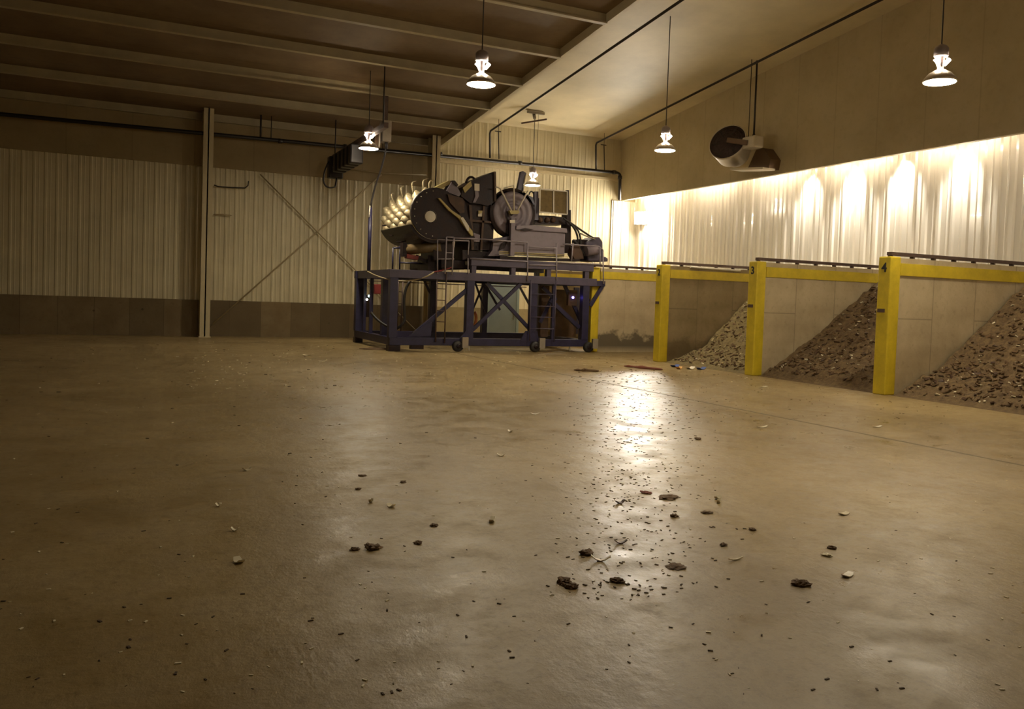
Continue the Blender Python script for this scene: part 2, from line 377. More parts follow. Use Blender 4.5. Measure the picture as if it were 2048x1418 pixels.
# ------------------------------------------------------------------ sprinkler pipe
sp=thing('sprinkler_pipe','black sprinkler main running across the back wall with risers','pipe',(1,29.0,6.4))
YP=28.85
p0=onY(378,264,YP); p1=onY(1231,345,YP); sl=(p1.z-p0.z)/(p1.x-p0.x)
pl=Vector((XL,YP,p0.z+(XL-p0.x)*sl))
q1=onY(1240,352,YP); q2=onY(1239,400,YP)
MB().tube([pl,p0,p1]+arc(lambda t:Vector((p1.x+(q1.x-p1.x)*math.sin(t*1.57),YP,p1.z-(p1.z-q1.z)*(1-math.cos(t*1.57)))),5)+[q2],.062,12).build('main_pipe','blackp',sp)
for a in ((560,282),(690,293),(880,308),(1040,326)):
    c=onY(*a,YP); MB().tube([c-Vector((.06,0,0)),c+Vector((.06,0,0))],.078,12).build('coupling','blackp',sp)
MB().tube([p1-Vector((.12,0,0)),p1],.085,12).build('elbow','blackp',sp); MB().tube([q1,q1-Vector((0,0,.12))],.085,12).build('elbow','blackp',sp)
def riser(bx,by,tx,ty,ex,ey,r=.035):
    b=onY(bx,by,YP); t=onY(tx,ty,YP); e=onX(ex,ey,t.x); d=(e-t).normalized(); f=rr_
    # follow the roof towards the camera
    L_=24.; end=Vector((t.x,t.y-L_,t.z+.1*L_))
    MB().tube([b,t+Vector((0,0,-.08)),t+Vector((0,-.06,0)),end],r,10).build('branch_pipe','blackp',sp)
riser(980,316,980,262,1010,238); riser(1192,341,1192,286,1290,238)
# lower left stub risers
for bx,by,tx,ty in ((521,277,520,220),(542,279,542,224)):
    b=onY(bx,by,YP); t=onY(tx,ty,YP); t.z=min(t.z,rl(YP)); MB().tube([b,Vector((b.x,YP,t.z))],.03 if bx<530 else .015,8).build('branch_pipe','blackp',sp)
for bx,by,tx,ty in ((998,318,997,263),(1209,343,1208,290),(766,300,766,246)):
    b=onY(bx,by,YP); t=onY(tx,ty,YP)
    if bx<900: t.z=rl(YP)
    MB().tube([b,t],.02,8).bar(t-Vector((.14,0,0)),t+Vector((.1,0,0)),.03,.03).build('hanger_rod','blackp',sp)
    if bx>900: MB().tube([t,Vector((t.x,t.y,rr_(YP)))],.008,6).build('hanger_rod','blackp',sp)

# ------------------------------------------------------------------ pendant lamps
def lamp(w,ceil_z,label,mount=False,wires=1):
    x,y,z=w; R=.265
    t=thing('pendant_lamp',label,'lamp',(x,y,z),'high bay pendant lamps')
    MB().lathe([(R,-.02),(R+.012,-.015),(R+.012,.01),(R*.93,.06),(R*.7,.13),(R*.42,.17),(.1,.18),(.09,.175),(R*.4,.16),(R*.68,.12),(R*.9,.05),(R,.0),(R,-.02)],w,n=36).build('reflector','lampdome',t)
    MB().lathe([(0,-.035),(R*.6,-.03),(R*.95,-.005),(R*.97,.012),(0,.012)],w,n=36).build('lens','lens',t)
    # glowing neck with two vent arms
    W_=Vector(w); dv=Vector((.9,-.43,0))
    MB().tube([W_+Vector((0,0,.17))+dv*.01,W_+Vector((0,0,.26))-dv*.015,W_+Vector((0,0,.33))-dv*.05,W_+Vector((0,0,.385))-dv*.09],[.05,.04,.035,.045],10).build('vent','vent',t)
    MB().tube([W_+Vector((0,0,.28))+dv*.07,W_+Vector((0,0,.38))+dv*.14],[.022,.038],10).build('vent','vent',t)
    MB().lathe([(.05,.16),(.06,.42),(0,.42)],w,n=14).build('neck','ballast',t)
    MB().lathe([(0,.41),(.1,.41),(.12,.43),(.12,.56),(.09,.60),(.03,.63),(0,.63)],w,n=20).build('ballast_housing','ballast',t)
    MB().tube([Vector(w)+Vector((0,0,.62)),Vector((x,y,ceil_z))],.012,8).build('hanging_cord','blackp',t)
    if wires>1: MB().tube([Vector(w)+Vector((.14,0,.9)),Vector((x+.14,y,ceil_z))],.006,6).build('hanging_cord','blackp',t)
    if mount:
        zc=ceil_z
        MB().bar((x-.3,y-.02,zc-.05),(x+.35,y-.02,zc-.05),.1,.08).bar((x-.05,y-.1,zc-.28),(x+.0,y+.1,zc-.05),.1,.06).build('mounting_bracket','box',t)
        MB().bar((x-.35,y+.35,zc-.40),(x+.3,y-.35,zc-.30),.05,.05).build('mounting_bar','rail',t)
    return t
L1=onZ(737,296,5.6); L2=onZ(1065,370,5.6); L3=onZ(1330,300,5.6)
lamp(L1,rl(L1.y),'lit pendant lamp at left hanging beside the grey hoist box')
lamp(L2,rr_(L2.y)-.02,'lit pendant lamp hanging behind the machine from a T bracket',True,2)
lamp(L3,rr_(L3.y),'lit pendant lamp hanging between the machine and the wall fan')
lamp(Vector((L3.x,L3.y-8.4,5.6)),rr_(L3.y-8.4),'lit pendant lamp nearest the camera above the numbered bays')
lamp(Vector((L1.x,L1.y-8.4,5.6)),rl(L1.y-8.4),'lit pendant lamp over the open floor at left')
for xx,yy in ((L3.x,L3.y-16.8),(L1.x,L1.y-16.8)):
    lamp(Vector((xx,yy,5.6)),rl(yy) if xx<XS else rr_(yy),'lit pendant lamp outside the view over the open floor')

# ------------------------------------------------------------------ festoon and hoist box
XF=onY(672,335,28.2).x
fs=thing('cable_festoon','black festoon of bundled cables on a track at upper left of the lamp','cable track',(XF,28,6))
fz=onX(672,318,XF).z
a_=onX(668,322,XF); b_=onX(772,262,XF)
MB().bar((XF,28.6,a_.z+.12),(XF,b_.y,a_.z+.12),.12,.14).build('track','rail',fs)
for yy in (28.4,b_.y+.3): MB().tube([(XF,yy,a_.z+.15),(XF,yy,rl(yy))],.02,8).build('hanger_rod','blackp',fs)
tp=[28.2,27.5,26.95,26.4,25.9,25.4]
for i,yy in enumerate(tp):
    if yy<b_.y: break
    w_=.42 if i==0 else .34; h_=.62 if i==0 else .5
    MB().box((XF-.05-w_/2,yy-.16,a_.z-h_),(XF+w_/2,yy+.16,a_.z+.08)).build('cable_trolley','blackp',fs,bevel=.04)
    if i: MB().box((XF-w_/2-.01,yy+.17,a_.z-h_*.95),(XF-w_/2+.03,yy+.2,a_.z)).build('clamp_strip','pale',fs)
c0=Vector((XF-.26,28.1,a_.z-.1))
MB().tube(bez(c0,c0+Vector((-.28,-.1,-.55)),c0+Vector((-.22,-.1,-1.0)),c0+Vector((.22,-.05,-.8)))+[c0+Vector((.27,-.02,-.5))],.028,8).build('hanging_cable','hose',fs)
hb0=onX(758,242,L1.x+.35)
HX=onY(770,290,24.7)
hb=thing('hoist_box','grey electrical hoist box hanging from the roof right of the left lamp','electrical box',(HX.x,HX.y,HX.z))
ctr=Vector((HX.x,24.7,onY(770,270,24.7).z))
MB().box(ctr-Vector((.13,.2,.22)),ctr+Vector((.13,.2,.40))).build('housing','box',hb,bevel=.02)
MB().box(ctr-Vector((.34,.1,.36)),ctr+Vector((-.15,.1,.12))).build('side_unit','fanbr',hb,bevel=.02)
MB().tube([ctr+Vector((-.2,-.12,-.4)),ctr+Vector((-.2,-.12,.05))],.025,8).build('cylinder','pale',hb)
MB().tube([ctr+Vector((.02,-.05,-.40)),ctr+Vector((.02,-.05,-.2))],.05,8).build('cable_gland','hose',hb)
MB().bar(ctr+Vector((0,0,.38)),Vector((ctr.x,24.7,rl(24.7))),.1,.1).build('mounting_arm','rail',hb)
g=ctr+Vector((.02,-.05,-.38))
e1=onX(741,415,6.5)
tag(MB().tube(bez(g,g+Vector((-.05,.3,-.8)),e1+Vector((.1,0,.8)),e1+Vector((0,0,-.02)),16),.028,8).build('power_cable','hose'),'dark power cable sloping from the hoist box down to the machine mast','cable')

# ------------------------------------------------------------------ numbered bays
X0=12.85; TH=.30
nearY={5:7.75,4:11.55,3:15.32,2:19.15,1:22.95,0:26.75}
def digit(parent,txt,x,y,z,size):
    cu=bpy.data.curves.new('number','FONT'); cu.body=txt; cu.size=size; cu.extrude=.004; cu.align_x='CENTER'; cu.offset=.006
    o=bpy.data.objects.new('number',cu); COL.objects.link(o)
    dg=bpy.context.evaluated_depsgraph_get(); me=bpy.data.meshes.new_from_object(o.evaluated_get(dg)); bpy.data.objects.remove(o)
    me.materials.append(MT['black']); o=bpy.data.objects.new('number',me); COL.objects.link(o)
    R=Matrix(((0,0,-1),(-1,0,0),(0,1,0))); o.rotation_euler=R.to_euler(); o.parent=parent; o.location=Vector((x,y,z))-parent_loc(parent); return o
lab={0:'concrete bay wall with yellow edging behind the blue machine',1:'concrete bay wall with yellow post right beside the blue machine',2:'concrete bay wall whose yellow post reads 2',3:'concrete bay wall whose yellow post reads 3',4:'concrete bay wall whose yellow post reads 4',5:'concrete bay wall with a yellow post closest to the camera'}
for n,y0 in nearY.items():
    y1=y0+TH; x1=XW-.1
    t=thing('bay_wall',lab[n],'wall',(X0,y0,0),'composting bay divider walls')
    MB().box((X0+.02,y0+.02,0),(x1,y1-.02,2.60)).build('concrete_panel',{1:'conc_st',2:'conc_dk',0:'conc_dk'}.get(n,'conc'),t)
    po=MB().box((X0,y0,0),(X0+.27,y1,2.62)).build('end_post','yellow',t,bevel=.025)
    for s_,yy in ((0,y0),):
        MB().box((X0+.27,y0+.002,2.27),(x1,y0+.02,2.50)).box((X0+.27,y1-.02,2.27),(x1,y1-.002,2.50)).build('top_band','yellow',t)
    rm=MB().box((X0+.1,y0+.09,2.645),(x1,y0+.2,2.71))
    for j in range(9): rm.box((X0+.12+j*.58,y0+.11,2.60),(X0+.17+j*.58,y0+.19,2.65))
    rm.build('top_rail','rail',t)
    if n in (2,3,4): digit(t,str(n),X0-.006,y0+.15,2.33,.24)
    if n>0: MB().box((X0-.012,y0+.09,1.56),(X0,y0+.26,1.63)).build('bracket','rail',t)
    if n==2:
        MB().tube([(X0+.9,y0-.01,2.6),(X0+1.6,y0-.02,2.58),(X0+2.6,y0-.01,2.57)],.03,8).build('cable','pale',t)
# compost piles
def pile(name,label,ya,yb,prof,m,seedv,ragged=.05,toe=12.95,tilt=0.):
    nx,ny=110,70; ya+=.03; yb-=.03; xs=[toe+(XW-.25-toe)*i/nx for i in range(nx+1)]; ys=[ya+(yb-ya)*j/ny for j in range(ny+1)]
    def hp(x):
        for (a,ha),(b,hb_) in zip(prof,prof[1:]):
            if x<=b: return ha+(hb_-ha)*max(0,(x-a))/(b-a)
        return prof[-1][1]
    M=MB(); vs=[]
    for i,x in enumerate(xs):
        for j,yy in enumerate(ys):
            u=(yy-ya)/(yb-ya)
            wob=.18*noise.noise(Vector((yy*1.2,seedv,x*.4)))+.1*(1-u)
            h=hp(x+wob*.6+tilt*(1-u))
            nn=noise.fractal(Vector((x*2.2,yy*2.2,seedv)),1.0,2.0,4)
            n2=noise.noise(Vector((x*9,yy*9,seedv+3)))
            h=h+(nn*.09+n2*.03)*min(1,h*3+.15)
            e_=min(1,max(0,(x-toe)/.4)); h*=e_*e_*(3-2*e_)
            vs.append((x,yy,max(h,.002 if i else .0)))
    fs=[((i)*(ny+1)+j,(i+1)*(ny+1)+j,(i+1)*(ny+1)+j+1,i*(ny+1)+j+1) for i in range(nx) for j in range(ny)]
    M.add(vs,fs,True)
    t=thing(name,label,'compost',(toe,(ya+yb)/2,0),'compost piles in the bays'); t['kind']='stuff'
    M.build('heap',m,t,fix=False)
    rnd=random.Random(seedv)
    for mm,cnt,nm_ in (('crumb_l',170,'pale_chips'),('leafbr',900,'dark_chips'),('kick2' if m=='comp2' else 'mach2',300,'loose_chips')):
        C=MB()
        for _ in range(cnt):
            i=rnd.randint(6,nx-3); j=rnd.randint(2,ny-2); p=Vector(vs[i*(ny+1)+j])+Vector((0,0,.012)); s_=rnd.uniform(.015,.05)*(1.2 if mm!='crumb_l' else .75)
            R=Matrix.Rotation(rnd.uniform(0,6.3),3,'Z')@Matrix.Rotation(rnd.uniform(-1,1),3,'X')@Matrix.Rotation(rnd.uniform(-.9,.5),3,'Y')
            C.box((-s_,-s_*.45,-s_*.2),(s_,s_*.45,s_*.2),R,p)
        o=C.build(nm_,mm,t,fix=False); o['kind']='stuff'
    return t
pile('compost_pile','pale woody compost heap sloping up between the posts reading 2 and 3',nearY[3]+TH,nearY[2],[(12.95,0),(13.4,.10),(14.2,.38),(15.0,1.08),(15.7,1.75),(16.5,2.25),(18,2.4)],'comp2',11)
pile('compost_pile','dark brown compost heap sloping up between the posts reading 3 and 4',nearY[4]+TH,nearY[3],[(12.9,0),(13.2,.16),(14.3,.68),(15.05,1.16),(15.8,1.72),(16.6,2.35),(18,2.5)],'comp',23)
pile('compost_pile','brown compost heap in the bay on the camera side of post 4',nearY[5]+TH,nearY[4],[(13.0,0),(13.3,.12),(14.4,.6),(15.2,1.15),(16.0,1.75),(16.8,2.3),(18,2.5)],'comp',37)

# ------------------------------------------------------------------ wall fan
fc=onX(1455,284,16.35); fd=Vector((.80,.42,-.36)).normalized()
fn=thing('wall_fan','large axial fan with a dark round intake on the upper right wall','fan',tuple(fc))
R=.58
MB().lathe([(R-.01,.04),(R-.01,-.02),(R+.015,-.02),(R+.015,.04),(R-.005,.05),(R-.03,.55),(R-.08,.60),(R-.08,.62),(R-.2,.86),(R-.25,.86),(R-.06,.5),(R-.05,.04)],fc,fd,40).build('housing','fan',fn)
MB().lathe([(0,.0),(R-.01,.0),(R-.01,.04),(0,.04)],fc,fd,40).build('back_plate','fandark',fn)
gm=MB()
u_=fd.cross(Vector((0,0,1))).normalized(); v_=fd.cross(u_).normalized()
for rr in (.15,.25,.35,.45,.54):
    pts=[fc+(u_*math.cos(t)+v_*math.sin(t))*rr for t in (2*math.pi*k/28 for k in range(29))]; gm.tube(pts,.008,5,False)
for k in range(12):
    t=math.pi*k/12; d=(u_*math.cos(t)+v_*math.sin(t))*(R-.03); gm.tube([fc-d,fc+d],.007,5)
gm.build('guard','fandark',fn)
for k in range(6):
    t=math.pi*k/3; d=u_*math.cos(t)+v_*math.sin(t); e=fd.cross(d)
    MB().add([fc-fd*.0+d*.1-e*.05,fc+fd*.02+d*.1+e*.05,fc+fd*.02+d*.5+e*.14,fc-fd*.01+d*.5-e*.1],[(0,1,2,3)]).add([fc+fd*.01+d*.1-e*.05,fc+fd*.028+d*.1+e*.05,fc+fd*.028+d*.5+e*.14,fc+fd*.01+d*.5-e*.1],[(0,3,2,1)]).build('blade','blackp',fn,fix=False)
mq=onX(1466,283,16.3)
MB().tube([fc-fd*.02-u_*-.0,fc-fd*.02],.05,10).build('hub','pale',fn)
ra=onX(1456,282,16.3); rb=onX(1496,286,16.55)
MB().bar(ra-Vector((.1,.1,0)),rb,.12,.15).build('motor_arm','fanbr',fn)
mc=onX(1507,286,16.75)
MB().box(mc-Vector((.22,.3,.17)),mc+Vector((.15,.28,.18))).build('motor','fan',fn,bevel=.05)
br=MB(); bc=onX(1515,322,17.3)
br.prism([onX(1495,338,17.2),onX(1537,338,17.2),onX(1541,318,17.2),onX(1526,296,17.2),onX(1512,300,17.2)],(XR-17.2,0,0))
br.build('wall_bracket','fanbr',fn)
MB().bar(onX(1472,340,16.8),onX(1538,338,16.9),.5,.06).build('bracket_shelf','fan',fn)
hp_=onX(1507,262,16.75)
MB().tube([mc+Vector((0,0,.15)),Vector((mc.x,mc.y,rr_(mc.y)))],.028,8).build('hanger_rod','blackp',fn)
MB().lathe([(.03,.28),(.09,.14),(.1,.12),(.0,.12)],mc,n=12).build('hanger_cone','blackp',fn)
nd=MB()
for px in (1490,): 
    a=onX(px,250,16.7); nd.tube([mc+Vector((-.2,.0,.1)),Vector((mc.x-.2,mc.y,rr_(mc.y)))],.012,6)
nd.build('hanger_rod','blackp',fn)

# ------------------------------------------------------------------ compost turner (the machine)
YN=22.9; YFAR=26.8
N_=lambda px,py,d=0.: onY(px,py,YN+d)
mc0=Vector((6.5,YN,0))
tm=thing('compost_turner','tall dark blue wheeled compost turning machine with a toothed drum on top','machine',tuple(mc0))
XA=N_(785,650).x; XB=N_(1168,650).x
zb0,zb1=.17,.38; zt0,zt1=2.03,2.26
# bottom and top rectangles
for yy in (YN,YFAR):
    MB().box((XA-.1,yy-.1,zb0),(XB+.1,yy+.1,zb1)).build('base_beam','blue',tm,bevel=.01)
    MB().box((XA-.15,yy-.09,zt0),(XB+.35,yy+.09,zt1)).build('deck_beam','bluegrey' if yy==YN else 'blue',tm,bevel=.01)
for xx in (XA,XB):
    MB().box((xx-.1,YN+.1,zb0),(xx+.1,YFAR-.1,zb1)).build('base_beam','blue',tm)
    MB().box((xx-.1,YN+.1,zt0),(xx+.1,YFAR-.1,zt1)).build('deck_beam','blue',tm)
for xx in (XA+2.1,XA+4.2):
    MB().box((xx-.07,YN+.1,zt0+.02),(xx+.07,YFAR-.1,zt1-.02)).build('deck_beam','blue',tm)
def post(x,yy,w,z0=zb1,z1=zt0,m='blue',name='frame_post'):
    return MB().box((x-w/2,yy-w/2,z0),(x+w/2,yy+w/2,z1)).build(name,m,tm)
for px,w in ((785,.22),(938,.22),(1065,.2),(1168,.22)): post(N_(px,620).x,YN,w)
post(N_(1107,620).x,YN+.02,.1)
for px,w in ((864,.22),(968,.18),(1080,.2),(1150,.2)): post(onY(px,620,YFAR).x,YFAR,w)
post(XA,YFAR,.24)
post(onX(742,620,XA).x,onX(742,620,XA).y,.1,m='blue'); post(XA+.02,onX(728,620,XA).y,.08); post(onX(762,620,XA).x+.1,24.1,.2)
# feet
MB().box((XA-.13,YN-.14,.0),(XA+.2,YN+.14,zb0)).build('foot','mach',tm)
fx=N_(833,690).x; MB().box((fx-.18,YN-.1,.06),(fx+.18,YN+.1,zb0)).build('foot','mach',tm)
for xx in (XA,XB): MB().box((xx-.12,YFAR-.14,0),(xx+.12,YFAR+.14,zb0)).build('foot','mach',tm)
# wheels
def wheel(x,y,r=.16):
    w=MB().lathe([(0,-.07),(r*.8,-.07),(r,-.05),(r,.05),(r*.8,.07),(0,.07)],(x,y,r),(0,1,0),24).build('wheel','hose',tm)
    MB().lathe([(0,-.085),(r*.4,-.085),(r*.45,-.06),(0,-.06)],(x,y,r),(0,1,0),16).build('hub','mach',w)
    MB().box((x+.1,y-.12,.12),(x+.28,y-.02,.42)).build('wheel_fork','box',tm)
for px in (912,1066,1172): wheel(N_(px,690).x,YN-.14)
for px in (938,1140): MB().tube([N_(px,688),Vector((N_(px,688).x,YN,.02))],.03,8).build('levelling_leg','pale',tm)
MB().prism([N_(915,683,-.12),N_(945,683,-.12),N_(945,660,-.12),N_(934,660,-.12)],(0,.05,0)).build('gusset','blue',tm)
MB().prism([N_(818,672,-.12),N_(862,672,-.12),N_(864,645,-.12),N_(850,650,-.12)],(0,.05,0)).build('gusset','blue',tm)
MB().prism([N_(1040,683,-.12),N_(1078,683,-.12),N_(1075,662,-.12),N_(1052,662,-.12)],(0,.05,0)).build('gusset','blue',tm)
def dia(a,b,w=.11,yo=0.,m='blue',nm_='diagonal_brace'):
    return MB().bar(onY(*a,YN+yo),onY(*b,YN+yo),w,w*.8,(0,1,0)).build(nm_,m,tm)
dia((828,668),(936,578)); dia((925,676),(952,653)); dia((952,653),(1042,567),.1); dia((973,565),(1058,657),.1,.1)
dia((1080,645),(1108,588),.1,.3); dia((1100,600),(1158,655),.12,.05); dia((1128,568),(1172,665),.1,.3); dia((1085,575),(1112,600),.1,.3)
for a,b in (((848,560),(866,600)),((968,565),(1000,620)),((1032,560),(1062,615))):
    dia(a,b,.07,3.9)
dia((945,620),(968,565),.06,3.8); dia((950,565),(972,625),.06,3.7)
MB().box((XA+.3,YFAR-.05,1.95),(XB-.2,YFAR-.02,1.98)).build('tie_rod','rail',tm)
# right outrigger
oa=N_(1180,612); ob=N_(1207,568); oc=N_(1206,500)
MB().bar(oa,ob,.1,.08,(0,1,0)).build('outrigger_brace','blue',tm)
MB().box((XB+.05,YN-.08,2.04),(ob.x+.02,YN+.08,2.2)).build('outrigger_arm','blue',tm)
# second deck
ux0=N_(940,525).x; ux1=N_(1185,530).x
MB().box((ux0,YN-.1,2.47),(ux1,YN+.1,2.70)).build('upper_beam','bluegrey',tm,bevel=.01)
MB().box((ux0,YFAR-.5,2.47),(ux1,YFAR-.3,2.70)).build('upper_beam','blue',tm)
for px in (946,1025,1096,1172): MB().box((N_(px,540).x-.07,YN-.08,zt1),(N_(px,540).x+.07,YN+.08,2.47)).build('deck_upright','bluegrey',tm)
for px in (946,1172): MB().box((N_(px,540).x-.07,YFAR-.48,zt1),(N_(px,540).x+.07,YFAR-.32,2.47)).build('deck_upright','blue',tm)
MB().box((ux0,YN+.1,2.60),(ux1,YFAR-.5,2.68)).build('deck_plate','mach',tm)
MB().box((ux0-.75,YN+.35,2.36),(ux0,YFAR-.5,2.62)).build('under_frame','mach',tm,bevel=.03)
MB().prism([N_(856,510,.6),N_(884,510,.6),N_(884,548,.6),N_(856,548,.6)],(0,1.0,0)).build('under_frame','mach',tm)
MB().bar(N_(832,512,.8),N_(868,532,.8),.09,.09,(0,1,0)).build('under_brace','mach',tm)
# jutting drum assembly
ca=N_(870,428,.15); R=.73; yb=26.1
plate=[]
for k in range(0,15):
    t=math.radians(250-k*(250-48)/14.); plate.append(Vector((ca.x+R*math.cos(t),YN+.05,ca.z+R*math.sin(t))))
plate+= [N_(928,400,.05),N_(936,430,.05),N_(950,476,.05),N_(866,478,.05)]
sp_=MB().prism(plate,(0,.07,0)).build('drum_side_plate','mach',tm)
hc=onY(861,433,YN+.04)
MB().lathe([(0,0),(.155,0),(.17,-.02),(.185,-.02),(.185,.015)],(hc.x,YN+.045,hc.z),(0,-1,0),28).build('inspection_port','pale',sp_)
bolts=MB()
for k in range(10):
    t=math.radians(100+k*18); bolts.lathe([(0,.02),(.02,.02),(.02,0)],(ca.x+.64*math.cos(t),YN+.05,ca.z+.64*math.sin(t)),(0,-1,0),6)
bolts.build('bolt','chrome',sp_)
drm=MB().lathe([(0,.12),(R-.22,.12),(R-.20,.14),(R-.20,3.1),(R-.24,3.14),(0,3.14)],(ca.x,YN,ca.z),(0,1,0),48).build('drum','drumskin',tm)
MB().lathe([(R-.25,.12),(R+.01,.12),(R+.01,.16),(R-.25,.16)],(ca.x,YN,ca.z),(0,1,0),48).build('drum_rim','chrome',drm)
# tines: curved scoops in helical rows
def tine(name,cx,cy,cz,ang):
    """cupped paddle standing out from the drum, hollow side towards the free end"""
    rad=R-.21; m_=MB(); n=9; g=[]
    er=Vector((math.cos(ang),0,math.sin(ang))); et=Vector((math.sin(ang),0,-math.cos(ang))); c=Vector((cx,cy,cz))
    for i in range(n):
        u=i/(n-1); wd=.165*math.sqrt(max(.01,1-(u*.99)**3))*(.75+.25*u)
        for j in range(9):
            s_=j/8*2-1
            g.append(c+er*(rad+.28*u-.03*s_*s_*u)+et*(s_*wd+.07*u*u)+Vector((0,.10*u*u-.05*(1-s_*s_)*math.sin(u*3.1)-.03*u,0)))
    fsx=[(i*9+j,i*9+j+1,(i+1)*9+j+1,(i+1)*9+j) for i in range(n-1) for j in range(8)]
    m_.add(g,fsx,True); m_.add([p+Vector((0,.012,0)) for p in g],[f[::-1] for f in fsx],True)
    return m_.build(name,'tine',drm,fix=False)
cnt=0
for row in range(7):
    for k in range(10):
        ang=math.radians(60+k*25.+ (row%2)*12.5)
        if cnt<95: tine('tine',ca.x,YN+.42+row*.42,ca.z,ang); cnt+=1
# long hooked tines on top and bottom of the drum
for (bx,by,d,dx,dz,c) in ((856,376,.3,.02,.22,.16),(845,376,.9,-.03,.25,.2),(824,380,1.5,-.06,.24,.18),(803,388,2.1,-.08,.2,.15),(785,400,2.6,-.1,.18,.13),(778,450,2.7,-.28,-.05,.1),(800,470,2.2,-.25,-.05,-.1),(812,482,1.6,-.22,-.06,-.08)):
    b=onY(bx,by,YN+d); MB().tube(bez(b+Vector((.05,0,-.1 if dz>.1 else .03)),b+Vector((dx*.3,0,dz*.6)),b+Vector((dx,0,dz)),b+Vector((dx+c,0,dz+.03))),[.022]*10+[.015,.012,.01,.006],6).build('hooked_tine','mach' if dz<0 else 'tine',drm)
# trough under the drum
tr=[]
for k in range(9):
    t=math.radians(205+k*9.); tr.append(Vector((ca.x+(R+.09)*math.cos(t),YN+.14,ca.z+(R+.09)*math.sin(t))))
tr+=[N_(950,478,.14),N_(940,440,.14),Vector((ca.x+.1,YN+.14,ca.z-.3))]
MB().prism(tr,(0,3.0,0)).build('drum_trough','mach',tm)
ra=onY(812,500,YN+.9); rb=onY(882,492,YN+.3)
MB().tube([ra,rb],.15,18).build('feed_roller','roller',tm)
MB().box((ra.x-.14,ra.y-.15,ra.z-.19),(ra.x-.02,ra.y+.15,ra.z+.2)).build('roller_bearing','mach',tm)
MB().prism([N_(866,478,.3),N_(905,472,.3),N_(906,515,.3),N_(868,520,.3)],(0,1.2,0)).build('support_block','mach',tm)
MB().prism([N_(815,508,.7),N_(838,512,.7),N_(836,520,.7),N_(815,516,.7)],(0,.3,0)).build('bearing_cap','red',tm)
# guards and strips right of the drum
def quad(pts,d,name,m,yo=0.,bevel=0): return MB().prism([onY(px,py,YN+yo) for px,py in pts],(0,d,0)).build(name,m,tm,bevel=bevel)
quad([(868,376),(898,361),(905,362),(905,366),(880,379)],.5,'guard_edge','mustard',.2)
quad([(893,382),(904,364),(912,368),(922,388),(918,393),(900,386)],.4,'guard_cap','grey',.1)
quad([(904,361),(910,361),(917,370),(914,373),(906,366)],.6,'guard_cap','mach',.05)
quad([(895,388),(925,396),(929,402),(929,425),(920,427),(900,405)],.5,'guard_panel','mach2',-.03)
quad([(876,396),(880,396),(903,420),(921,432),(945,462),(947,471),(943,472),(918,437),(897,420)],.08,'scraper_strip','mustard',-.06)
quad([(921,436),(926,434),(938,452),(938,462),(935,462)],.06,'scraper_strip','pale',-.1)
quad([(922,392),(926,374),(948,360),(988,343),(991,344),(992,402),(976,412),(960,408),(940,406)],.9,'hopper_side','mach',.1)
quad([(988,343),(992,343),(993,402),(989,403)],1.0,'hopper_edge','mach2',.05)
quad([(926,376),(942,362),(944,372),(930,386)],.05,'hopper_stripe','mustard',.05)
quad([(949,367),(959,368),(959,382),(949,381)],.03,'notice_plate','pale',.06)
quad([(950,382),(957,382),(958,392),(951,405),(946,405),(951,392)],.04,'strap','grey',.06)
MB().tube(bez(N_(932,366,.3),N_(935,352,.3),N_(945,352,.3),N_(949,358,.3)),.035,8).build('lifting_lug','mach',tm)
quad([(925,400),(990,405),(985,500),(945,500),(948,480),(935,435)],1.6,'gear_housing','mach',.25)
quad([(957,421),(966,421),(965,433),(956,433)],.03,'warning_plate','pale',.2)
quad([(957,421),(965,421),(963,427),(957,428)],.03,'warning_mark','mustard',.185)
quad([(925,448),(938,462),(960,470),(959,484),(947,484)],.05,'cover_plate','grey',.2)
for a,b,w in (((940,410),(945,500),.08),((968,408),(962,500),.06),((930,440),(985,445),.06)):
    dia(a,b,w,.2,'mach2','gear_rib')
quad([(925,500),(1000,505),(1000,520),(925,520)],2.2,'gear_base','mach',.3)
# large ringed wheel
wc=N_(1023,427,.25)
bw=MB().lathe([(0,.10),(.72,.10),(.74,.08),(.74,-.02),(.70,-.04),(.63,-.04),(.63,.02)],(wc.x,wc.y,wc.z),(0,-1,0),56).build('reel_rim','mach',tm)
MB().lathe([(0,.14),(.1,.14),(.12,.17),(.17,.17),(.19,.13),(.26,.12),(.28,.15),(.33,.15),(.35,.12),(.45,.11),(.47,.14),(.6,.13),(.635,.1),(.635,.0),(0,.0)],(wc.x,wc.y,wc.z),(0,-1,0),56).build('reel_wheel','grey',tm)
MB().lathe([(0,.2),(.07,.2),(.08,.16)],(wc.x-.08,wc.y,wc.z),(0,-1,0),20).build('axle','mach',bw)
quad([(1014,422),(1018,424),(1018,470),(1012,466),(1015,440)],.04,'reel_slot','mach',.05)
quad([(978,405),(990,392),(1010,383),(1045,384),(1066,395),(1070,410),(1064,408),(1048,393),(1020,388),(998,394),(984,412)],.5,'reel_hood','blue',.15)
MB().bar(N_(1025,437,-.05),N_(1023,512,-.05),.13,.13,(0,1,0)).build('mast_post','grey',tm)
quad([(1020,440),(1030,440),(1030,446),(1020,446)],.02,'label_plate','pale',-.14)
quad([(1019,421),(1038,421),(1039,425),(1035,428),(1022,428)],.12,'rod_bracket','mustard',-.15)
for pts in (((1023,422),(1000,376),(992,374)),((1028,421),(1028,370),(1008,377)),((1034,422),(1056,382),(1045,384))):
    MB().tube([N_(*p,-.1) for p in pts],.026,8).build('fan_rod','pale',tm)
MB().prism([N_(1034,384,.6),N_(1042,343,.6),N_(1046,342,.6),N_(1053,346,.6),N_(1046,386,.6)],(0,.12,0)).build('tilt_arm','bluegrey',tm)
